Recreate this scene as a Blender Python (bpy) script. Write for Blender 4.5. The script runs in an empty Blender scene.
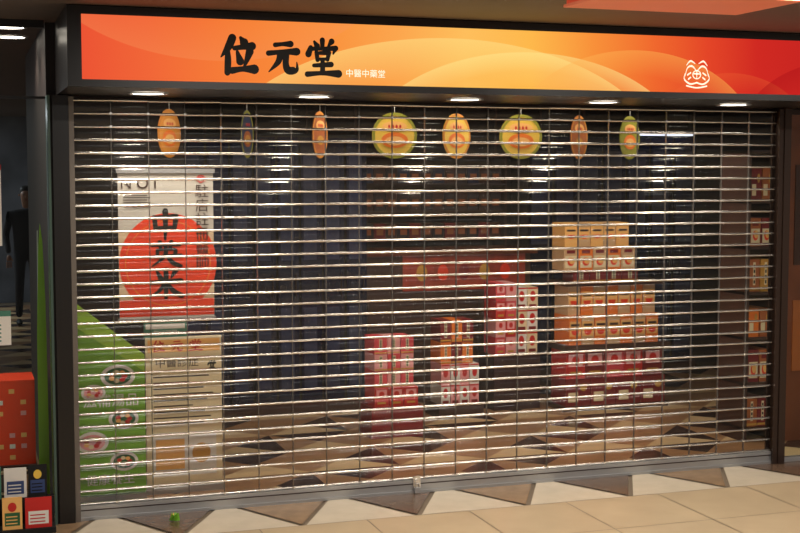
import bpy, math, random
from mathutils import Vector
random.seed(7)
sc = bpy.context.scene
sc.view_settings.view_transform = 'Standard'

# ------------------------------------------------------------ materials
def srgb(c):
    return tuple(((v/255)/12.92 if v/255 <= .04045 else ((v/255+.055)/1.055)**2.4) for v in c)
MATS = {}
def mat(name, rgb, rough=.5, metal=0, emit=0, noise=0.0, nscale=8, spec=.5, coat=0):
    if name in MATS: return MATS[name]
    m = bpy.data.materials.new(name); m.use_nodes = True
    nt = m.node_tree; b = nt.nodes['Principled BSDF']
    c = srgb(rgb)
    b.inputs['Base Color'].default_value = (*c, 1)
    b.inputs['Roughness'].default_value = rough
    b.inputs['Metallic'].default_value = metal
    b.inputs['Specular IOR Level'].default_value = spec
    b.inputs['Coat Weight'].default_value = coat
    if emit:
        b.inputs['Emission Color'].default_value = (*c, 1)
        b.inputs['Emission Strength'].default_value = emit
    if noise:
        tc = nt.nodes.new('ShaderNodeTexCoord'); n = nt.nodes.new('ShaderNodeTexNoise')
        n.inputs['Scale'].default_value = nscale; n.inputs['Detail'].default_value = 4
        r = nt.nodes.new('ShaderNodeValToRGB')
        r.color_ramp.elements[0].position = .3; r.color_ramp.elements[1].position = .7
        r.color_ramp.elements[0].color = (*[v*(1-noise) for v in c], 1)
        r.color_ramp.elements[1].color = (*[min(1, v*(1+noise)) for v in c], 1)
        nt.links.new(tc.outputs['Object'], n.inputs['Vector'])
        nt.links.new(n.outputs['Fac'], r.inputs['Fac'])
        nt.links.new(r.outputs['Color'], b.inputs['Base Color'])
    MATS[name] = m
    return m

def clear_mat(name, tint, gloss, haze=0.0, hazecol=(.8, .8, .8), rough=.05):
    m = bpy.data.materials.new(name); m.use_nodes = True
    nt = m.node_tree; nt.nodes.clear()
    out = nt.nodes.new('ShaderNodeOutputMaterial')
    tr = nt.nodes.new('ShaderNodeBsdfTransparent'); tr.inputs[0].default_value = (*tint, 1)
    gl = nt.nodes.new('ShaderNodeBsdfGlossy'); gl.inputs['Roughness'].default_value = rough
    fr = nt.nodes.new('ShaderNodeFresnel'); fr.inputs[0].default_value = gloss
    mx = nt.nodes.new('ShaderNodeMixShader')
    nt.links.new(fr.outputs[0], mx.inputs[0]); nt.links.new(tr.outputs[0], mx.inputs[1]); nt.links.new(gl.outputs[0], mx.inputs[2])
    last = mx
    if haze:
        d = nt.nodes.new('ShaderNodeBsdfDiffuse'); d.inputs[0].default_value = (*hazecol, 1)
        m2 = nt.nodes.new('ShaderNodeMixShader'); m2.inputs[0].default_value = haze
        nt.links.new(mx.outputs[0], m2.inputs[1]); nt.links.new(d.outputs[0], m2.inputs[2]); last = m2
    nt.links.new(last.outputs[0], out.inputs[0])
    return m

black = mat('black_gloss', (22, 18, 17), .3)
matblack = mat('matte_black', (14, 12, 12), .8)
ink = mat('ink_black', (12, 8, 6), .6)
alu = mat('aluminium', (228, 223, 216), .27, .95)
alu2 = mat('aluminium_matte', (175, 175, 176), .4, .7)
darkalu = mat('bronze_aluminium', (60, 45, 38), .4, .5)
white = mat('paper_white', (235, 230, 222), .6)
cream = mat('cream_board', (236, 218, 178), .6, noise=.05)
green = mat('banner_green', (122, 180, 52), .5, noise=.12, nscale=5)
dgreen = mat('dark_green', (40, 95, 55), .5)
orange = mat('orange_print', (240, 125, 40), .5)
lorange = mat('light_orange', (250, 190, 110), .5)
redorange = mat('red_orange', (240, 66, 26), .5, noise=.06)
red = mat('red_print', (205, 35, 30), .5)
dred = mat('dark_red', (125, 22, 26), .55, noise=.1)
pink = mat('pink_print', (225, 75, 85), .5)
lpink = mat('light_pink', (240, 165, 165), .5)
gold = mat('gold_print', (205, 150, 60), .4)
yellow = mat('yellow_print', (240, 200, 80), .5)
brown = mat('brown_laminate', (62, 38, 30), .5, noise=.15)
navy = mat('navy_glass_door', (16, 24, 50), .15, noise=.2, nscale=3)
navy2 = mat('navy_print', (28, 38, 72), .4, noise=.3, nscale=6)
blue = mat('blue_print', (50, 70, 120), .5)
teal = mat('teal_print', (70, 130, 110), .5)

# ------------------------------------------------------------ mesh builder
class B:
    def __init__(s, name):
        s.name = name; s.v = []; s.f = []; s.mi = []; s.ms = []; s.smooth = []
    def m(s, mt):
        if mt not in s.ms: s.ms.append(mt)
        return s.ms.index(mt)
    def add(s, vs, fs, mt, smooth=False):
        o = len(s.v); s.v += [tuple(v) for v in vs]; k = s.m(mt)
        for f in fs:
            s.f.append([o+i for i in f]); s.mi.append(k); s.smooth.append(smooth)
    def box(s, x0, x1, y0, y1, z0, z1, mt):
        vs = [(x0,y0,z0),(x1,y0,z0),(x1,y1,z0),(x0,y1,z0),(x0,y0,z1),(x1,y0,z1),(x1,y1,z1),(x0,y1,z1)]
        s.add(vs, [(0,3,2,1),(4,5,6,7),(0,1,5,4),(1,2,6,5),(2,3,7,6),(3,0,4,7)], mt)
    def quad(s, x0, x1, y, z0, z1, mt):
        s.add([(x0,y,z0),(x1,y,z0),(x1,y,z1),(x0,y,z1)], [(0,1,2,3)], mt)
    def poly(s, pts, mt):
        s.add(pts, [list(range(len(pts)))], mt)
    def prism(s, pts, y0, y1, mt):   # pts (x,z)
        n = len(pts)
        vs = [(p[0], y0, p[1]) for p in pts]+[(p[0], y1, p[1]) for p in pts]
        fs = [list(range(n)), list(range(2*n-1, n-1, -1))]
        fs += [(i, n+i, n+(i+1) % n, (i+1) % n) for i in range(n)]
        s.add(vs, fs, mt)
    def disc(s, cx, y, cz, rx, rz, mt, n=28, yaw=0.0, a0=0, a1=360, off=0.0):
        c, sn = math.cos(yaw), math.sin(yaw)
        pts = []
        for i in range(n):
            a = math.radians(a0+(a1-a0)*i/(n if a1-a0 == 360 else n-1))
            lx = rx*math.cos(a)
            pts.append((cx+lx*c+off*sn, y+lx*sn-off*c, cz+rz*math.sin(a)))
        s.poly(pts, mt)
    def ring(s, cx, y, cz, r0, r1, mt, n=32, k=1.0, yaw=0, off=0):
        c, sn = math.cos(yaw), math.sin(yaw)
        vs = []
        for i in range(n):
            a = 2*math.pi*i/n
            for r in (r0, r1):
                lx = r*math.cos(a)
                vs.append((cx+lx*c+off*sn, y+lx*sn-off*c, cz+k*r*math.sin(a)))
        s.add(vs, [(2*i, 2*i+1, (2*i+3) % (2*n), (2*i+2) % (2*n)) for i in range(n)], mt)
    def cyl(s, p0, p1, r, mt, n=12, r1=None, smooth=True):
        p0 = Vector(p0); p1 = Vector(p1); d = (p1-p0).normalized()
        a = d.orthogonal().normalized(); b = d.cross(a)
        r1 = r if r1 is None else r1
        vs = []
        for p, rr in ((p0, r), (p1, r1)):
            for i in range(n):
                t = 2*math.pi*i/n
                vs.append(p+a*rr*math.cos(t)+b*rr*math.sin(t))
        s.add(vs, [(i, (i+1) % n, n+(i+1) % n, n+i) for i in range(n)], mt, smooth)
        s.add(vs[:n], [list(range(n-1, -1, -1))], mt); s.add(vs[n:], [list(range(n))], mt)
    def brush(s, pts, ox, oz, sx, sz, y, mt, k=1.0):
        P = []
        for i in range(len(pts)-1):
            p0 = pts[max(i-1, 0)]; p1 = pts[i]; p2 = pts[i+1]; p3 = pts[min(i+2, len(pts)-1)]
            for j in range(6):
                t = j/6
                P.append([.5*(2*p1[q]+(p2[q]-p0[q])*t+(2*p0[q]-5*p1[q]+4*p2[q]-p3[q])*t*t+(3*p1[q]-p0[q]-3*p2[q]+p3[q])*t**3) for q in range(3)])
        P.append(list(pts[-1]))
        L = []; R = []
        for i, p in enumerate(P):
            a = P[max(i-1, 0)]; b = P[min(i+1, len(P)-1)]
            dx, dz = b[0]-a[0], b[1]-a[1]; l = math.hypot(dx, dz) or 1
            nx, nz = -dz/l, dx/l; w = max(p[2], .012)*k/2
            L.append((ox+(p[0]+nx*w)*sx, y, oz+(p[1]+nz*w)*sz)); R.append((ox+(p[0]-nx*w)*sx, y, oz+(p[1]-nz*w)*sz))
        n = len(P)
        s.add(R+L, [(i, i+1, n+i+1, n+i) for i in range(n-1)], mt)
        for p in (P[0], P[-1]):
            w = max(p[2], .012)*k/2
            s.disc(ox+p[0]*sx, y-.0002, oz+p[1]*sz, w*sx, w*sz, mt, n=12)
    def done(s, bevel=0):
        xs = [v[0] for v in s.v]; ys = [v[1] for v in s.v]; zs = [v[2] for v in s.v]
        o = Vector(((min(xs)+max(xs))/2, (min(ys)+max(ys))/2, min(zs)))
        me = bpy.data.meshes.new(s.name)
        me.from_pydata([Vector(v)-o for v in s.v], [], s.f)
        for mt in s.ms: me.materials.append(mt)
        for p, k, sm in zip(me.polygons, s.mi, s.smooth):
            p.material_index = k; p.use_smooth = sm
        me.update()
        ob = bpy.data.objects.new(s.name, me); sc.collection.objects.link(ob); ob.location = o
        if bevel:
            md = ob.modifiers.new('bevel', 'BEVEL'); md.width = bevel; md.segments = 2; md.limit_method = 'ANGLE'
        return ob

def text(body, x, y, z, size, mt, parent, name='lettering', align='CENTER', sx=1.0):
    cu = bpy.data.curves.new(name, 'FONT'); cu.body = body; cu.size = size
    cu.align_x = align; cu.align_y = 'CENTER'; cu.extrude = .0004
    cu.materials.append(mt)
    ob = bpy.data.objects.new(name, cu); sc.collection.objects.link(ob)
    ob.parent = parent
    ob.location = Vector((x, y, z))-parent.location
    ob.rotation_euler = (math.pi/2, 0, 0); ob.scale = (sx, 1, 1)
    return ob

CH = {
 'wei': [[(.36,.98,.12),(.24,.72,.11),(.03,.45,.02)], [(.22,.66,.07),(.23,.35,.10),(.21,.02,.09)],
         [(.60,.99,.05),(.70,.86,.13)], [(.42,.70,.07),(.68,.74,.08),(.93,.77,.12)],
         [(.50,.60,.05),(.58,.34,.12)], [(.86,.62,.12),(.78,.40,.08),(.68,.16,.03)],
         [(.34,.08,.10),(.65,.13,.08),(.99,.13,.14)]],
 'yuan': [[(.26,.86,.08),(.50,.89,.07),(.76,.90,.11)], [(.04,.60,.09),(.5,.65,.08),(.96,.67,.13)],
          [(.42,.62,.11),(.36,.35,.10),(.05,.03,.02)],
          [(.62,.62,.11),(.60,.28,.11),(.68,.09,.13),(.88,.09,.12),(.97,.15,.06),(.96,.34,.02)]],
 'tang': [[(.50,1.0,.10),(.50,.82,.08)], [(.26,.95,.05),(.34,.83,.11)], [(.78,.97,.11),(.66,.82,.03)],
          [(.15,.78,.09),(.08,.60,.12)], [(.14,.75,.08),(.5,.76,.07),(.90,.78,.10)], [(.90,.78,.10),(.82,.62,.03)],
          [(.32,.65,.08),(.35,.44,.08)], [(.32,.63,.06),(.69,.65,.09)], [(.69,.65,.09),(.65,.45,.07)], [(.34,.46,.06),(.66,.47,.06)],
          [(.24,.28,.07),(.76,.32,.10)], [(.50,.42,.08),(.50,.08,.10)], [(.04,.03,.10),(.5,.07,.08),(.98,.06,.14)]],
 'zhong': [[(.16,.78,.10),(.20,.36,.10)], [(.16,.76,.09),(.84,.80,.12)], [(.84,.80,.12),(.78,.38,.09)], [(.20,.40,.08),(.78,.42,.08)], [(.50,1.0,.12),(.50,.5,.10),(.49,.0,.05)]],
 'ying': [[(.08,.86,.08),(.92,.89,.12)], [(.32,1.0,.10),(.34,.74,.08)], [(.68,1.0,.10),(.64,.74,.08)], [(.24,.68,.08),(.24,.44,.08)], [(.24,.66,.07),(.78,.69,.09),(.76,.44,.08)],
          [(.04,.40,.09),(.96,.44,.12)], [(.50,.80,.09),(.46,.42,.10),(.06,.02,.03)], [(.54,.42,.08),(.74,.14,.12),(.96,.03,.10)]],
 'mi': [[(.22,.92,.06),(.34,.68,.12)], [(.80,.95,.12),(.66,.70,.04)], [(.04,.54,.10),(.96,.58,.13)], [(.50,1.0,.10),(.50,.5,.11),(.49,.0,.08)],
        [(.46,.52,.08),(.28,.24,.08),(.02,.06,.03)], [(.54,.52,.06),(.72,.24,.11),(.98,.06,.12)]],
}
def glyph(b, ch, x0, z0, w, h, y, mt, k=1.15):
    for i, st in enumerate(CH[ch]): b.brush(st, x0, z0, w, h, y-.0003*i, mt, k)

# ------------------------------------------------------------ floor
tile = mat('floor_cream_stone', (196, 174, 142), .22, noise=.06, nscale=3)
tan = mat('floor_tan_stone', (150, 122, 92), .25, noise=.12, nscale=12)
mbrown = mat('floor_midbrown_stone', (104, 82, 66), .25, noise=.15, nscale=14)
dbrown = mat('floor_brown_stone', (66, 48, 40), .22, noise=.2, nscale=14)
offw = mat('floor_white_stone', (214, 200, 178), .22, noise=.05, nscale=8)
grout = mat('floor_grout', (120, 105, 88), .7)
f = B('floor')
f.box(-4, 9.5, -9.5, 12.6, -.12, -.006, grout)
g = .003; T = .6
for j in range(15):
    yb = -.5-T*j
    for i in range(22):
        x0 = -3.9+T*i
        f.add([(x0+g, yb-T+g, 0), (x0+T-g, yb-T+g, 0), (x0+T-g, yb-g, 0), (x0+g, yb-g, 0)], [(0,1,2,3)], tile)
W = .66; y0, y1 = -.497, .10
for i in range(-6, 15):
    xa = -.18+W*i
    f.poly([(xa+.02, y0, 0), (xa+W-.02, y0, 0), (xa+W/2, y1-.02, 0)], offw)
    f.poly([(xa+W/2+.02, y1, 0), (xa+W, y0+.02, 0), (xa+1.5*W-.02, y1, 0)], tan if i % 2 else mbrown)
c = .60
j = 0; yb = .104
itan = mat('floor_shop_tan', (155, 116, 80), .3, noise=.12, nscale=12)
ioff = mat('floor_shop_beige', (210, 180, 136), .3, noise=.08, nscale=8)
while yb < 12.0:
    for i in range(-6, 16):
        xa = -.3+c*i
        q = [(xa, yb), (xa+c, yb), (xa+c, yb+c), (xa, yb+c)]; ce = (xa+c/2, yb+c/2)
        cols = [ioff, itan, dbrown, itan] if (i+j) % 2 else [ioff, dbrown, itan, itan]
        for k in range(4):
            p, r = q[k], q[(k+1) % 4]
            f.poly([(p[0], p[1], 0), (r[0], r[1], 0), (ce[0], ce[1], 0)], cols[k])
    yb += c; j += 1
f.done()

# ------------------------------------------------------------ shell
ceilm = mat('ceiling_grey_brown', (92, 80, 74), .6, noise=.06)
b = B('ceiling')
b.box(-4, 9.5, -9.5, 12.6, 2.70, 2.82, ceilm)
b.done()
wallm = mat('wall_dark', (34, 25, 25), .6, noise=.15, nscale=2)
b = B('wall_back'); b.box(.90, 6.4, 4.2, 4.3, 0, 2.7, wallm)
for i in range(12): b.box(1.0+i*.46, 1.02+i*.46, 4.185, 4.2, 0, 2.6, brown)
b.box(.96, 6.38, 4.18, 4.2, .0, .12, brown)
b.done()
b = B('wall_left'); b.box(-.12, -.02, .1, 2.2, 0, 2.7, wallm); b.box(-.12, .96, 2.2, 2.28, 0, 2.7, wallm); b.box(.90, .96, 2.28, 4.2, 0, 2.7, wallm); b.done()
b = B('wall_right'); b.box(6.3, 6.4, .1, 4.2, 0, 2.7, wallm); b.done()
b = B('wall_far'); b.box(-4, 9.5, 12.5, 12.6, 0, 2.7, mat('wall_far_grey', (84, 86, 94), .6, noise=.45, nscale=1.6)); b.done()
b = B('wall_header'); b.box(-.12, 4.75, .09, .16, 2.29, 2.7, wallm); b.done()

# ------------------------------------------------------------ lightbox sign
signm = bpy.data.materials.new('lightbox_print'); signm.use_nodes = True
nt = signm.node_tree; nt.nodes.clear(); N = nt.nodes.new; Lk = nt.links.new
out = N('ShaderNodeOutputMaterial'); em = N('ShaderNodeEmission'); tc = N('ShaderNodeTexCoord'); sp = N('ShaderNodeSeparateXYZ')
Lk(tc.outputs['Object'], sp.inputs[0])
mr = N('ShaderNodeMapRange'); mr.inputs[1].default_value = -2.35; mr.inputs[2].default_value = 2.35
Lk(sp.outputs[0], mr.inputs[0])
rp = N('ShaderNodeValToRGB'); cr = rp.color_ramp
stops = [(0, (236, 84, 52)), (.066, (241, 102, 56)), (.173, (247, 130, 56)), (.26, (250, 146, 62)), (.342, (252, 166, 78)), (.42, (254, 190, 92)), (.50, (254, 184, 76)), (.58, (248, 144, 58)), (.66, (240, 104, 46)), (.73, (228, 70, 40)), (.80, (208, 42, 34)), (1, (186, 28, 32))]
cr.elements[0].position = 0; cr.elements[0].color = (*srgb(stops[0][1]), 1)
cr.elements[1].position = 1; cr.elements[1].color = (*srgb(stops[-1][1]), 1)
for p, cc in stops[1:-1]:
    e = cr.elements.new(p); e.color = (*srgb(cc), 1)
Lk(mr.outputs[0], rp.inputs[0])
def arc(cx, cz, r, w, kx=1.0):
    sx = N('ShaderNodeMath'); sx.operation = 'SUBTRACT'; Lk(sp.outputs[0], sx.inputs[0]); sx.inputs[1].default_value = cx
    sm = N('ShaderNodeMath'); sm.operation = 'MULTIPLY'; Lk(sx.outputs[0], sm.inputs[0]); sm.inputs[1].default_value = kx
    sz = N('ShaderNodeMath'); sz.operation = 'SUBTRACT'; Lk(sp.outputs[2], sz.inputs[0]); sz.inputs[1].default_value = cz
    cb = N('ShaderNodeCombineXYZ'); Lk(sm.outputs[0], cb.inputs[0]); Lk(sz.outputs[0], cb.inputs[1])
    ln = N('ShaderNodeVectorMath'); ln.operation = 'LENGTH'; Lk(cb.outputs[0], ln.inputs[0])
    r1 = N('ShaderNodeMapRange'); r1.inputs[1].default_value = r-w; r1.inputs[2].default_value = r
    Lk(ln.outputs['Value'], r1.inputs[0])
    gt = N('ShaderNodeMath'); gt.operation = 'LESS_THAN'; Lk(ln.outputs['Value'], gt.inputs[0]); gt.inputs[1].default_value = r
    mu = N('ShaderNodeMath'); mu.operation = 'MULTIPLY'; Lk(r1.outputs[0], mu.inputs[0]); Lk(gt.outputs[0], mu.inputs[1])
    return mu.outputs[0]
last = rp.outputs[0]
for (cx, cz, r, w, kx, col, amt) in [(-.45, -.62, .72, .20, .55, (255, 222, 130), .55), (.0, -.58, .62, .10, .62, (255, 230, 140), .5),
                                     (.65, -.48, .55, .14, .70, (255, 180, 85), .4), (1.25, -.50, .46, .10, .8, (246, 110, 56), .2),
                                     (1.95, -.52, .56, .2, .8, (170, 16, 24), .5), (-1.7, .5, .55, .2, .6, (250, 150, 90), .3)]:
    a = arc(cx, cz, r, w, kx); mm = N('ShaderNodeMath'); mm.operation = 'MULTIPLY'; Lk(a, mm.inputs[0]); mm.inputs[1].default_value = amt
    mx = N('ShaderNodeMixRGB'); Lk(mm.outputs[0], mx.inputs[0]); Lk(last, mx.inputs[1]); mx.inputs[2].default_value = (*srgb(col), 1); last = mx.outputs[0]
Lk(last, em.inputs[0]); em.inputs[1].default_value = 1.0; Lk(em.outputs[0], out.inputs[0])

b = B('shop_lightbox_sign')
SY = -.75
b.box(-.07, 4.75, SY, .085, 2.31, 2.345, black)
b.box(-.07, 4.75, SY, .085, 2.655, 2.695, black)
b.box(-.07, -.003, SY, .085, 2.345, 2.655, black)
b.box(4.70, 4.75, SY, .085, 2.345, 2.655, black)
b.box(-.003, 4.70, .05, .085, 2.345, 2.655, black)
glow = mat('lit_white', (255, 232, 210), .5, emit=1.0)
for ch, cx, kk in (('wei', .752, 1.95), ('yuan', .983, 1.9), ('tang', 1.19, 1.62)):
    s_ = .97 if ch != 'yuan' else .88
    glyph(b, ch, cx-.09*s_, 2.478-.092*s_, .18*s_, .184*s_, SY-.002, ink, kk)
lx, lz = 3.365, 2.45
b.ring(lx, SY-.003, lz-.005, .022, .028, glow, k=.9)
for sgn in (-1, 1):
    b.brush([(0,.05,.015),(sgn*.25,.16,.04),(sgn*.5,.12,.035),(sgn*.62,-.05,.02)], lx, lz, .12, .26, SY-.003, glow)
    b.brush([(sgn*.62,.0,.02),(sgn*.66,-.12,.04),(sgn*.35,-.22,.035),(0,-.19,.03)], lx, lz, .12, .26, SY-.003, glow)
    b.brush([(sgn*.1,.22,.02),(sgn*.35,.27,.04),(sgn*.55,.18,.02)], lx, lz, .12, .26, SY-.003, glow)
    b.brush([(sgn*.32,.02,.035),(sgn*.5,-.03,.035)], lx, lz, .12, .26, SY-.003, glow)
    b.brush([(sgn*.32,-.08,.035),(sgn*.45,-.12,.035)], lx, lz, .12, .26, SY-.003, glow)
b.brush([(-.16,.0,.03),(.16,.0,.03)], lx, lz, .12, .26, SY-.0035, glow)
b.brush([(0,.07,.035),(0,-.1,.035)], lx, lz, .12, .26, SY-.0035, glow)
b.brush([(-.55,-.26,.03),(0,-.30,.03),(.55,-.26,.03)], lx, lz, .12, .26, SY-.0035, glow)
sign = b.done()
p = B('lit_panel'); p.box(-.003, 4.70, SY+.004, SY+.02, 2.345, 2.655, signm)
po = p.done(); po.parent = sign; po.location = po.location-sign.location
po.location.z += .155
for v in po.data.vertices: v.co.z -= .155
text('中醫中藥堂', 1.42, SY-.001, 2.402, .043, glow, sign)

lampm = mat('lamp_lens', (255, 244, 225), .5, emit=9)
def downlight(x, y, z, r=.075, power=10, spot=True, size=2.3):
    b = B('recessed_downlight')
    n = 24
    vs = []
    for i in range(n):
        a = 2*math.pi*i/n
        for rr, zz in ((r*1.18, z-.001), (r*1.15, z-.008), (r, z-.008), (r*.97, z-.003)):
            vs.append((x+rr*math.cos(a), y+rr*math.sin(a), zz))
    fs = []
    for i in range(n):
        for q in range(3):
            fs.append((4*i+q, 4*((i+1) % n)+q, 4*((i+1) % n)+q+1, 4*i+q+1))
    b.add(vs, fs, alu2)
    b.poly([(x+r*.97*math.cos(2*math.pi*i/n), y-r*.97*math.sin(2*math.pi*i/n), z-.004) for i in range(n)], lampm)
    o = b.done()
    if spot:
        l = bpy.data.lights.new('lamp_beam', 'SPOT'); l.energy = power; l.color = (1, .86, .68)
        l.spot_size = size; l.spot_blend = .8; l.shadow_soft_size = .05
        lo = bpy.data.objects.new('lamp_beam', l); sc.collection.objects.link(lo)
        lo.parent = o; lo.location = Vector((x, y, z-.02))-o.location
for x in (.367, 1.257, 2.134, 3.00, 3.88): downlight(x, -.33, 2.31, .09, 26)
downlight(-.30, .36, 2.70, .09, 14); downlight(-.27, .90, 2.70, .09, 14)

# ------------------------------------------------------------ roller shutter
poly = clear_mat('clear_polycarbonate', (.92, .90, .88), 1.40, .006, (.75, .7, .64), .12)
edge = clear_mat('polycarbonate_edge', (.55, .52, .50), 1.5, .13, (.75, .7, .66), .15)
glass = clear_mat('window_glass', (.92, .95, .93), 1.2, 0, rough=.02)
b = B('roller_shutter')
X0, X1 = .0, 4.42; n = 31; zt = 2.285; zb = .085; st = (zt-zb)/n
ncol = 22; pw = (X1-X0-.02)/ncol
for i in range(n+1):
    z = zb+st*i
    prof = [(-.006, -.0055), (-.0105, -.002), (-.0105, .002), (-.006, .0055), (0, .007), (.006, .0055), (.009, 0), (.006, -.0055), (0, -.007)]
    m_ = len(prof)
    for j in range(ncol):
        xa = X0+.01+pw*j+.001; xb = xa+pw-.002; dz0 = random.uniform(-.0009, .0009); tw = random.uniform(-.28, .28)
        ct, s_t = math.cos(tw), math.sin(tw)
        pr = [(a*ct-c_*s_t, a*s_t+c_*ct) for a, c_ in prof]
        vs = [(xa, a, z+c_+dz0) for a, c_ in pr]+[(xb, a, z+c_-dz0) for a, c_ in pr]
        b.add(vs, [(q, m_+q, m_+(q+1) % m_, (q+1) % m_) for q in range(m_)], alu, True)
for i in range(n):
    za = zb+st*i+.0065; zc = zb+st*(i+1)-.0065
    for j in range(ncol):
        xa = X0+.01+pw*j+.002; xb = xa+pw-.004
        t = random.uniform(-.0025, .0025); S = 6; tx = random.uniform(-.002, .002)
        vs = []
        for q in range(S+1):
            u = q/S; yy_ = -.002-.011*math.sin(math.pi*u)+t*(u-.5)
            vs += [(xa, yy_, za+(zc-za)*u), (xb, yy_+tx, za+(zc-za)*u)]
        b.add(vs, [(2*q, 2*q+1, 2*q+3, 2*q+2) for q in range(S)], poly, True)
        if j:
            b.box(xa-.005, xa-.0005, -.012, .002, za, zc, edge)
            b.box(xa-.008, xa+.004, -.0135, -.009, za-.011, za+.001, alu)
b.box(X0+.005, X1-.005, -.022, .018, .012, .078, alu2)
b.box(X0+.005, X1-.005, -.030, .026, .0, .016, alu2)
b.box(X0+.005, X1-.005, -.0245, -.022, .052, .058, darkalu)
lx = 1.955
b.box(lx-.022, lx+.022, -.034, -.022, .030, .105, alu)
b.cyl((lx, -.046, .075), (lx, -.030, .075), .012, alu)
b.box(lx-.018, lx+.018, -.050, -.034, .004, .036, alu2)
for sgn in (-1, 1): b.cyl((lx+sgn*.011, -.042, .034), (lx+sgn*.011, -.042, .06), .0035, alu)
b.cyl((lx-.0125, -.042, .06), (lx+.0125, -.042, .06), .0035, alu)
b.done()
railm = mat('rail_grey', (120, 112, 105), .45, .5)
def guide(x0, x1, ins, m):
    b = B('shutter_guide_rail')
    b.box(x0, x1, -.05, -.035, 0, 2.30, m); b.box(x0, x1, .03, .045, 0, 2.30, m)
    if ins > 0: b.box(x0, x0+.01, -.035, .03, 0, 2.30, darkalu)
    else: b.box(x1-.01, x1, -.035, .03, 0, 2.30, darkalu)
    b.done()
guide(-.015, .012, 1, railm); guide(4.408, 4.440, -1, darkalu)
b = B('door_jamb'); b.box(-.10, -.017, -.06, .09, 0, 2.305, black); b.box(-.125, -.112, -.065, .09, 0, 2.305, mat('glass_edge_green', (70, 92, 84), .25)); b.box(-.112, -.10, -.05, .08, 0, 2.305, matblack); b.done()
b = B('door_jamb'); b.box(4.442, 4.49, -.06, .09, 0, 2.305, darkalu); b.done()
b = B('window_1'); b.box(-1.6, -.13, -.006, .006, .03, 2.285, glass); b.box(-1.6, -.13, -.02, .02, 0, .03, alu2); b.done()
b = B('window_2'); b.box(4.495, 6.4, -.006, .006, .03, 2.27, glass); b.box(4.495, 6.4, -.02, .02, 0, .03, alu2); b.box(4.495, 6.4, -.02, .02, 2.27, 2.30, darkalu); b.done()
b = B('trim_1'); b.box(-1.6, -.13, -.012, .012, 2.287, 2.30, black); b.box(-1.6, -.13, -.012, .012, 2.66, 2.70, black); b.done()

# ------------------------------------------------------------ banners behind shutter
b = B('green_food_banner'); Y = .40
b.prism([(.03, .03), (.425, .03), (.425, .84), (.03, 1.16)], Y, Y+.012, green)
b.prism([(.03, 1.02), (.425, .74), (.425, .84), (.03, 1.16)], Y-.001, Y, mat('lime', (165, 212, 70), .5))
for cx, cz, r in ((.27, .72, .085), (.13, .63, .06), (.30, .47, .075), (.12, .34, .08), (.30, .22, .07)):
    b.disc(cx, Y-.002, cz, r*1.15, r*.8, white); b.disc(cx, Y-.003, cz, r*.9, r*.58, dgreen if cx > .2 else lpink)
    for q in range(7):
        a = q*.9; b.disc(cx+r*.45*math.cos(a), Y-.004-.0004*q, cz+r*.3*math.sin(a), r*.2, r*.16, (red, lorange, cream)[q % 3], n=10)
b.box(.03, .425, Y-.03, Y+.05, 0, .03, alu2)
o = b.done(); text('滋補湯品', .23, Y-.004, .575, .08, white, o); text('健康養生', .22, Y-.004, .115, .07, white, o)

b = B('cream_sign_board'); Y = .45
b.box(.437, .886, Y, Y+.015, .04, .93, cream); b.box(.43, .893, Y-.02, Y+.06, 0, .04, alu2)
b.quad(.45, .875, Y-.001, .84, .915, lorange)
b.quad(.47, .85, Y-.001, .10, .36, white); b.quad(.49, .66, Y-.002, .14, .32, lorange); b.disc(.76, Y-.002, .23, .055, .06, gold)
for q in range(9): b.quad(.48, .48+random.uniform(.2, .36), Y-.002, .41+q*.035, .418+q*.035, brown)
glyph(b, 'tang', .80, .72, .055, .06, Y-.002, ink, 1.4)
b.box(.43, .68, Y, Y+.01, .93, 1.02, teal); b.quad(.44, .67, Y-.001, .98, 1.01, white)
glyph(b, 'wei', .475, .845, .07, .065, Y-.002, red, 1.2); glyph(b, 'yuan', .585, .845, .07, .065, Y-.002, red, 1.2); glyph(b, 'tang', .69, .845, .08, .065, Y-.002, red, 1.1)
o = b.done(); text('中醫診症', .62, Y-.002, .775, .065, brown, o); text('駐診時間', .555, Y-.002, .955, .035, white, o)

b = B('roll_up_poster'); Y = .60
pgrey = mat('poster_pale_grey', (205, 200, 190), .6)
b.box(.309, .874, Y, Y+.004, 1.03, 1.90, pgrey); b.box(.30, .883, Y-.01, Y+.012, 1.895, 1.92, alu2); b.box(.30, .883, Y-.01, Y+.012, 1.01, 1.03, alu2)
b.cyl((.59, Y+.03, .0), (.59, Y+.03, 1.9), .012, alu2); b.box(.33, .85, Y-.06, Y+.12, 0, .03, alu2)
b.prism([(.309, 1.04), (.874, 1.04), (.874, 1.55), (.309, 1.55)], Y-.001, Y, mat('poster_beige', (226, 200, 165), .6))
b.disc(.60, Y-.002, 1.355, .29, .30, redorange, n=48); b.ring(.60, Y-.003, 1.355, .25, .256, orange, n=40)
b.quad(.31, .873, Y-.0015, 1.04, 1.14, redorange)
glyph(b, 'zhong', .49, 1.50, .19, .17, Y-.004, ink, 1.5)
glyph(b, 'ying', .49, 1.335, .19, .15, Y-.004, ink, 1.4)
glyph(b, 'mi', .49, 1.15, .19, .17, Y-.004, ink, 1.5)
for q in range(6): b.quad(.34, .50-.02*(q % 2), Y-.003, 1.69+q*.014, 1.695+q*.014, brown)
b.ring(.80, Y-.003, 1.86, .018, .024, red); b.brush([(0,0,.1),(.5,.6,.2),(1,0,.1)], .775, 1.845, .05, .04, Y-.003, red)
o = b.done()
text('N O I', .43, Y-.003, 1.83, .09, brown, o)
for q, c_ in enumerate('駐店註冊醫師'): text(c_, .805, Y-.005, 1.78-q*.085, .085, brown, o, name='char')

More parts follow.
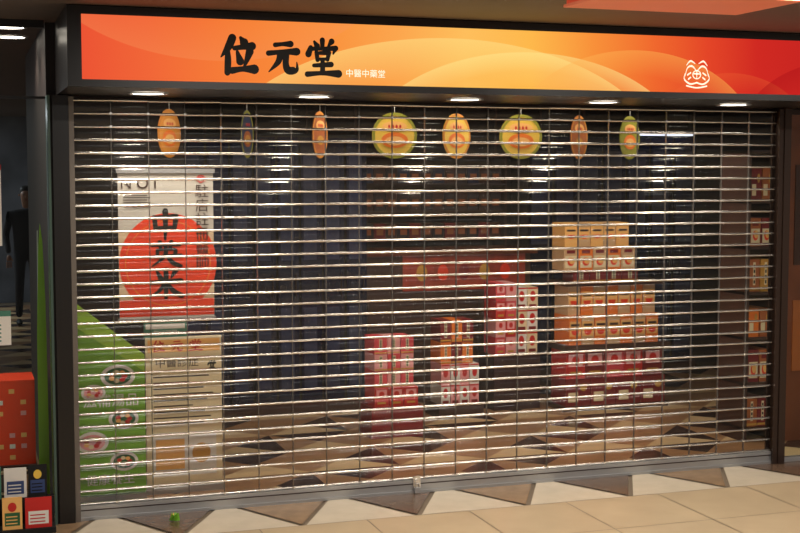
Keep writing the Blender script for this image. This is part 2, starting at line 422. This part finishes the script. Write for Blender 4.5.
# hanging round signs
olive = mat('rim_olive', (150, 150, 50), .5); dor = mat('dull_orange', (175, 95, 45), .5)
ydor = mat('amber_print', (225, 150, 60), .5); dblue = mat('dull_blue', (40, 52, 90), .5)
for i, (x, yaw, c1) in enumerate([(.677, .95, ydor), (1.17, 1.1, dblue), (1.65, .98, dor), (2.16, -.1, yellow), (2.60, .55, yellow), (3.07, -.1, yellow), (3.51, .72, dor), (3.905, .6, olive)]):
    b = B('hanging_round_sign'); Y = 1.0; z = 2.14; R = .152
    rim = olive if i in (1, 3, 5, 7) else mat('rim_orange', (215, 140, 50), .5)
    b.disc(x, Y, z, R, R, c1, n=36, yaw=yaw)
    b.ring(x, Y, z, R*.88, R, rim, yaw=yaw, off=.002)
    b.disc(x, Y, z+.06, R*.55, R*.22, lorange if c1 != dblue else c1, yaw=yaw, off=.003)
    b.disc(x, Y, z-.03, R*.6, R*.34, (dor if i in (1, 2, 6) else orange), yaw=yaw, off=.003)
    b.disc(x, Y, z-.035, R*.42, R*.2, (lorange if i not in (1, 2, 6) else gold), yaw=yaw, off=.004)
    for q in range(4): b.disc(x+(q-1.5)*.025*math.cos(yaw), Y+(q-1.5)*.025*math.sin(yaw), z+.06, .008, .012, red, n=8, yaw=yaw, off=.005)
    b.disc(x, Y, z, R, R, c1, n=36, yaw=yaw, off=-.004)
    b.cyl((x, Y, z+R-.01), (x, Y, 2.70), .0015, white, n=5)
    b.done()

# ------------------------------------------------------------ product packaging
def pbox(b, x0, x1, y0, y1, z0, z1, body, style):
    gx = .003; x0 += gx; x1 -= gx; w = x1-x0; h = z1-z0; y0 += random.uniform(0, .012)
    b.box(x0, x1, y0, y1, z0, z1-.002, body); e = y0-.001; cx = (x0+x1)/2
    if style == 0:
        b.quad(x0+w*.08, x1-w*.08, e, z0+h*.12, z0+h*.62, cream); b.disc(cx, e-.001, z0+h*.38, w*.26, h*.18, redorange, n=16); b.disc(cx+w*.06, e-.002, z0+h*.42, w*.2, h*.14, lorange, n=16)
        b.quad(x0+w*.2, x1-w*.2, e, z0+h*.72, z0+h*.86, dred)
    elif style == 1:
        b.quad(x0+w*.12, x1-w*.12, e, z0+h*.45, z0+h*.88, lpink); b.disc(cx, e-.001, z0+h*.66, w*.2, h*.15, red, n=14); b.quad(x0+w*.2, x1-w*.2, e, z0+h*.15, z0+h*.26, gold)
    elif style == 2:
        b.disc(cx, e, z0+h*.6, w*.28, h*.24, red, n=16); b.quad(x0+w*.15, x1-w*.15, e, z0+h*.1, z0+h*.24, dred); b.quad(x0, x1, e, z0+h*.92, z0+h*.985, red)
    elif style == 3:
        b.quad(x0+w*.38, x0+w*.62, e, z0+h*.2, z0+h*.9, cream)
        for q in range(4): b.quad(x0+w*.43, x0+w*.57, e-.001, z0+h*(.25+.16*q), z0+h*(.35+.16*q), ink)
        b.quad(x0, x1, e, z0+h*.04, z0+h*.12, gold)
    elif style == 4:
        b.quad(x0+w*.06, x1-w*.06, e, z0+h*.30, z0+h*.80, lorange); b.disc(cx, e-.001, z0+h*.5, w*.32, h*.17, redorange, n=16, a0=180, a1=360)
        b.quad(x0+w*.15, x1-w*.15, e-.001, z0+h*.64, z0+h*.72, brown)
    elif style == 5:
        b.quad(x0+w*.1, x0+w*.5, e, z0+h*.15, z0+h*.5, cream); b.disc(x1-w*.28, e-.001, z0+h*.68, w*.14, h*.14, gold, n=12)
    elif style == 6:
        b.quad(x0+w*.2, x1-w*.2, e, z0+h*.25, z0+h*.6, dor)
def stack(b, x0, x1, y0, y1, z0, z1, nx, nz, body, style):
    dx = (x1-x0)/nx; dz = (z1-z0)/nz
    for i in range(nx):
        for k in range(nz): pbox(b, x0+dx*i, x0+dx*(i+1), y0, y1, z0+dz*k, z0+dz*(k+1), body[(i+k) % len(body)], style)

Y = 2.05
dcream = mat('kraft_cream', (210, 170, 125), .55)
b = B('tiered_product_display')
b.box(3.92, 4.86, Y, Y+.32, 0, .04, brown)
stack(b, 3.94, 4.83, Y, Y+.28, .04, .26, 4, 1, [dred], 5)
stack(b, 3.94, 4.80, Y, Y+.28, .26, .485, 5, 1, [red, dred, pink], 1)
b.box(3.92, 4.86, Y-.02, Y+.32, .485, .53, brown)
stack(b, 3.96, 4.76, Y, Y+.27, .53, .765, 7, 1, [orange, dcream], 4)
stack(b, 3.96, 4.74, Y+.02, Y+.27, .765, 1.0, 7, 1, [dcream, orange], 4)
b.box(3.93, 4.80, Y-.01, Y+.32, 1.0, 1.03, brown)
stack(b, 4.02, 4.6, Y+.05, Y+.25, 1.03, 1.12, 4, 1, [dred], 3)
stack(b, 3.93, 4.56, Y+.03, Y+.26, 1.12, 1.31, 5, 1, [dcream, orange], 0)
stack(b, 3.93, 4.50, Y+.03, Y+.26, 1.31, 1.50, 5, 1, [lorange, dcream], 4)
b.done()
b = B('counter_with_gift_boxes'); Y = 2.3
b.box(3.42, 3.82, Y-.02, Y+.3, 0, .44, mat('plinth_dark', (50, 24, 26), .5))
stack(b, 3.44, 3.62, Y, Y+.25, .44, 1.02, 2, 4, [pink, lpink, red], 1)
stack(b, 3.62, 3.81, Y, Y+.25, .44, .98, 2, 3, [white, cream], 2)
b.done()
b = B('tonic_box_pile'); Y = 2.1
b.box(2.88, 3.25, Y-.02, Y+.3, 0, .10, brown)
stack(b, 2.905, 3.22, Y, Y+.25, .10, .42, 4, 2, [white, lpink], 2)
stack(b, 2.905, 3.18, Y+.02, Y+.25, .42, .76, 3, 2, [orange, dred], 3)
b.done()
b = B('pink_gift_box_pile'); Y = 1.57
b.box(2.17, 2.56, Y-.02, Y+.3, 0, .22, dred)
stack(b, 2.20, 2.53, Y, Y+.25, .22, .36, 3, 1, [red], 1)
stack(b, 2.20, 2.50, Y+.01, Y+.25, .36, .72, 3, 3, [pink, lpink], 3)
b.done()
b = B('service_counter'); Y = 3.1
b.box(2.6, 4.1, Y, Y+.5, 0, 1.2, brown); b.box(2.55, 4.15, Y-.04, Y+.55, 1.2, 1.24, mat('counter_top', (110, 62, 46), .25))
b.quad(2.93, 4.05, Y-.002, .90, 1.20, mat('counter_panel_red', (165, 62, 42), .4, noise=.3, nscale=9))
for q in range(5): b.disc(3.10+q*.19, Y-.004, 1.05, .05, .07, (gold, redorange, dred)[q % 3], n=12)
for q in range(6): b.box(2.62+q*.25, 2.84+q*.25, Y-.01, Y, .08, .84, brown)
b.done()

def cabinet(x0, x1, y0, y1, h, n):
    b = B('display_cabinet'); w = (x1-x0)/n
    b.box(x0, x1, y0+.02, y1, 0, h, matblack)
    for i in range(n):
        xa = x0+w*i
        b.box(xa+.01, xa+w-.01, y0, y0+.02, .10, h-.03, navy)
        b.quad(xa+.03, xa+w-.05, y0-.001, h*.55, h*.93, navy2); b.quad(xa+.03, xa+w-.05, y0-.001, .2, h*.38, navy2)
        b.cyl((xa+w-.04, y0-.02, h*.42), (xa+w-.04, y0-.02, h*.5), .005, darkalu, n=8)
        for zz in (h*.43, h*.49): b.cyl((xa+w-.04, y0-.02, zz), (xa+w-.04, y0, zz), .004, darkalu, n=6)
    b.box(x0-.01, x1+.01, y0-.005, y1, 0, .09, brown)
    return b.done()
cabinet(1.02, 2.5, 2.7, 3.1, 2.2, 8)
cabinet(4.35, 6.1, 3.7, 4.1, 2.25, 7)
b = B('wall_strip_light'); b.box(5.45, 6.0, 3.60, 3.68, 2.255, 2.285, alu2); b.box(5.46, 5.99, 3.59, 3.67, 2.24, 2.255, mat('tube_lit', (225, 235, 255), .5, emit=1.5)); b.done()

def shelf(name, x0, x1, y0, y1, zs, h, hh=.2, nx=6, cols=None, styles=(3, 0, 5)):
    b = B(name); cols = cols or [[dor, dred], [dred, dor], [orange, dor], [dor, gold]]
    b.box(x0, x0+.02, y0, y1, 0, h, brown); b.box(x1-.02, x1, y0, y1, 0, h, brown); b.box(x0, x1, y1-.01, y1, 0, h, brown)
    for z in zs: b.box(x0, x1, y0, y1, z-.02, z, brown)
    b.box(x0, x1, y0, y1, h-.02, h, brown)
    for k_, z in enumerate(zs):
        stack(b, x0+.04, x1-.04, y0+.03, y1-.04, z, z+hh+.03*(k_ % 2), nx, 1, cols[k_ % len(cols)], styles[k_ % len(styles)])
    return b.done()
shelf('product_shelf', 4.62, 4.88, .6, .95, [.1, .42, .74, 1.06, 1.38, 1.70], 2.05, nx=2)
kb = mat('dark_jar_brown', (72, 40, 28), .35); kb2 = mat('dark_carton', (48, 32, 36), .5)
shelf('product_shelf', 2.66, 4.2, 3.85, 4.15, [1.30, 1.55, 1.80], 2.05, .14, 13, [[kb, kb2, dred], [kb2, kb], [kb2, navy2, kb]], (6,))
b = B('orange_brown_partition'); b.box(4.90, 6.2, .55, .60, 0, 2.3, mat('partition_orange_brown', (120, 62, 36), .5, noise=.25, nscale=3))
for q in range(4): b.box(4.96+q*.33, 5.22+q*.33, .54, .55, .5, 1.0, dor); b.box(4.96+q*.33, 5.22+q*.33, .54, .55, 1.25, 1.95, kb)
b.done()

# ------------------------------------------------------------ left side things
b = B('patterned_gift_carton'); Y = .3
b.box(-.66, -.20, Y, Y+.3, .265, .74, redorange)
for r in range(7):
    for q in range(7):
        if random.random() < .45: b.quad(-.65+q*.062, -.62+q*.062, Y-.001, .295+r*.062, .32+r*.062, (white, lpink, lorange)[(r+q) % 3])
b.box(-.70, -.195, Y-.03, Y+.35, .24, .265, brown)
for xx in (-.68, -.225):
    for yy_ in (Y, Y+.3): b.box(xx, xx+.025, yy_, yy_+.025, 0, .24, brown)
b.done()
b = B('leaf_flag_banner'); Y = .2
pts = [(-.190, .06), (-.133, .06), (-.134, .6), (-.138, 1.2), (-.148, 1.52), (-.160, 1.62), (-.172, 1.45), (-.186, 1.0)]
b.prism(pts, Y, Y+.006, mat('flag_lime', (150, 205, 60), .5)); b.cyl((-.188, Y+.01, 0), (-.172, Y+.01, 1.58), .004, alu2, n=8); b.cyl((-.165, Y+.01, 0), (-.165, Y+.01, .06), .025, matblack)
b.done()
b = B('leaflet_rack')
b.box(-.62, -.13, -.22, -.06, 0, .03, matblack); b.box(-.62, -.13, -.10, -.05, .03, .17, matblack)
for x0, x1, yy_, z0, z1, m_, m2 in [(-.60, -.42, -.2, .03, .21, orange, cream), (-.40, -.30, -.2, .03, .20, lorange, dgreen), (-.285, -.15, -.2, .03, .19, red, white),
                                  (-.56, -.40, -.085, .17, .34, teal, white), (-.385, -.27, -.085, .17, .33, white, blue), (-.262, -.165, -.085, .17, .34, matblack, blue)]:
    b.box(x0, x1, yy_, yy_+.012, z0, z1, m_); w = x1-x0
    b.quad(x0+w*.12, x1-w*.12, yy_-.001, z0+.02, z0+.09, m2); b.disc((x0+x1)/2, yy_-.002, z0+.12, w*.22, .025, (yellow, red, white)[int(w*100) % 3], n=14)
    for q in range(3): b.quad(x0+w*.18, x1-w*.25, yy_-.002, z0+.03+q*.018, z0+.036+q*.018, m_)
b.done()
def notice(x0, x1, z0, z1, col, vt=None):
    b = B('window_notice'); b.box(x0, x1, -.010, -.0065, z0, z1, white); b.quad(x0, x1, -.0105, z1-.03, z1, col)
    nq = 3 if vt else 5
    for q in range(nq): b.quad(x0+.02, x1-.05, -.0105, z0+.02+q*(z1-z0-.08)/5, z0+.028+q*(z1-z0-.08)/5, col)
    if vt:
        for q, g_ in enumerate(vt): glyph(b, g_, x1-.055, z1-.11-q*.075, .045, .06, -.011, ink, 1.0)
    b.done()
notice(-.56, -.365, 1.51, 1.94, red, ['wei', 'yuan', 'tang']); notice(-.5, -.33, .98, 1.165, teal)

b = B('crumpled_green_wrapper')
cx, cy = .495, -.19
for q in range(9):
    a = q*2.4; r = .018+.004*(q % 3)
    p = [(cx+r*math.cos(a+t)*s1, cy+r*math.sin(a+t)*s1, zz) for t, s1, zz in ((0, .2, .002), (.9, 1.3, .006), (1.6, 1.0, .045), (2.6, .5, .03))]
    b.poly(p, green if q % 3 else yellow)
b.done()

# ------------------------------------------------------------ distant passer-by (through the left glass)
def person(x, y):
    e = bpy.data.objects.new('person', None); sc.collection.objects.link(e); e.location = (x, y, 0)
    def skinobj(name, V, E, mt):
        me = bpy.data.meshes.new(name); me.from_pydata([v[:3] for v in V], E, []); o = bpy.data.objects.new(name, me); sc.collection.objects.link(o)
        sk = o.modifiers.new('skin', 'SKIN'); sk.use_smooth_shade = True
        for i, v in enumerate(V): me.skin_vertices[0].data[i].radius = (v[3], v[3] if len(v) < 5 else v[4])
        me.skin_vertices[0].data[0].use_root = True
        ss = o.modifiers.new('sub', 'SUBSURF'); ss.levels = ss.render_levels = 2
        me.materials.append(mt); o.parent = e
    cloth = mat('dark_clothes', (22, 22, 32), .8); skin = mat('skin', (150, 110, 90), .5); hair = mat('hair', (15, 12, 10), .6)
    V = [(0,0,.95,.15,.11), (0,0,1.15,.13,.10), (0,0,1.36,.17,.11), (0,0,1.46,.07,.06), (.19,0,1.38,.055), (.25,.02,1.12,.045), (.24,-.06,.88,.035),
         (-.19,0,1.38,.055), (-.25,.02,1.12,.045), (-.22,-.10,.90,.035), (.09,0,.86,.09), (.10,-.03,.50,.06), (.10,.06,.09,.045), (-.09,0,.86,.09), (-.10,-.10,.50,.06), (-.11,-.02,.09,.045)]
    E = [(0,1),(1,2),(2,3),(2,4),(4,5),(5,6),(2,7),(7,8),(8,9),(0,10),(10,11),(11,12),(0,13),(13,14),(14,15)]
    skinobj('clothed_body', V, E, cloth)
    skinobj('head', [(0,0,1.44,.05), (0,-.01,1.53,.055), (0,-.015,1.60,.075,.09), (0,-.01,1.68,.07,.08)], [(0,1),(1,2),(2,3)], skin)
    skinobj('hair', [(0,.03,1.58,.07), (0,.02,1.68,.085,.085), (0,0,1.73,.06)], [(0,1),(1,2)], hair)
    skinobj('nose', [(0,-.095,1.60,.012), (0,-.11,1.585,.014)], [(0,1)], skin)
    for sgn in (-1, 1):
        hx, hy, hz = (.24, -.06, .86) if sgn > 0 else (-.22, -.10, .88)
        skinobj('eye', [(sgn*.03,-.088,1.625,.008), (sgn*.036,-.089,1.625,.007)], [(0,1)], hair)
        skinobj('ear', [(sgn*.078,0,1.60,.012), (sgn*.082,0,1.63,.014)], [(0,1)], skin)
        skinobj('palm', [(hx,hy,hz,.025), (hx,hy-.01,hz-.08,.035,.02)], [(0,1)], skin)
        for q in range(4): skinobj('finger', [(hx+(q-1.5)*.017,hy-.01,hz-.08,.009), (hx+(q-1.5)*.018,hy-.02,hz-.13,.008), (hx+(q-1.5)*.018,hy-.035,hz-.16,.006)], [(0,1),(1,2)], skin)
        skinobj('thumb', [(hx-sgn*.02,hy-.01,hz-.03,.011), (hx-sgn*.045,hy-.03,hz-.08,.008)], [(0,1)], skin)
        fx, fy = (.10, .06) if sgn > 0 else (-.11, -.02)
        skinobj('shoe', [(fx,fy+.02,.045,.042), (fx,fy-.10,.038,.042,.034), (fx,fy-.19,.03,.03,.026)], [(0,1),(1,2)], hair)
    skinobj('mouth', [(-.02,-.092,1.555,.005), (.02,-.092,1.555,.005)], [(0,1)], mat('lips', (120, 60, 55), .5))
person(.20, 9.6)

b = B('ceiling_hung_red_sign')
rl = mat('red_panel_lit', (215, 75, 48), .5, emit=.35)
b.prism([(1.95, 2.625), (2.8, 2.625), (2.8, 2.70), (1.95, 2.70)], -2.5, -2.0, rl)
b.box(1.94, 2.81, -2.51, -1.99, 2.615, 2.627, mat('pink_panel_lit', (222, 120, 88), .5, emit=.2))
b.done()

# ------------------------------------------------------------ lights
def area(name, x, y, z, sx, sy, e, col=(1, .94, .85), rot=(0, 0, 0)):
    l = bpy.data.lights.new(name, 'AREA'); l.shape = 'RECTANGLE'; l.size = sx; l.size_y = sy; l.energy = e; l.color = col
    o = bpy.data.objects.new(name, l); sc.collection.objects.link(o); o.location = (x, y, z); o.rotation_euler = rot
for x in (1.0, 3.0, 5.0):
    area('mall_ceiling_light', x, -2.6, 2.68, 1.2, .15, 34)
    area('mall_ceiling_light', x, -5.2, 2.68, 1.2, .3, 45)
area('shop_left_fill_light', .6, .3, 2.5, .9, .15, 18, (1, .9, .76))  # extra fill lamp, added to brighten the poster and green banner at left
for x in (2.2, 3.2, 4.4):
    area('shop_left_fill_light', x, .9, 2.66, .9, .2, 12, (1, .9, .76))
area('shop_left_fill_light', 3.4, 1.75, 2.66, .9, .2, 8, (1, .9, .76))
area('corridor_light', -1.6, 10.6, 2.66, 1, 1, 45, (.85, .92, 1))
area('left_bay_fill_light', -1.0, .12, 2.66, .8, .1, 20)  # added fill, no fixture: lifts the red carton and flag in the left bay
w = bpy.data.worlds.new('world'); sc.world = w; w.use_nodes = True
w.node_tree.nodes['Background'].inputs[0].default_value = (1, .95, .89, 1); w.node_tree.nodes['Background'].inputs[1].default_value = .25

cam = bpy.data.cameras.new('camera'); co = bpy.data.objects.new('camera', cam); sc.collection.objects.link(co)
co.location = (-.569, -7.193, 1.9); co.rotation_euler = (math.radians(90-4.158), 0, math.radians(-18.66))
cam.lens = 58.5; cam.sensor_width = 36; sc.camera = co
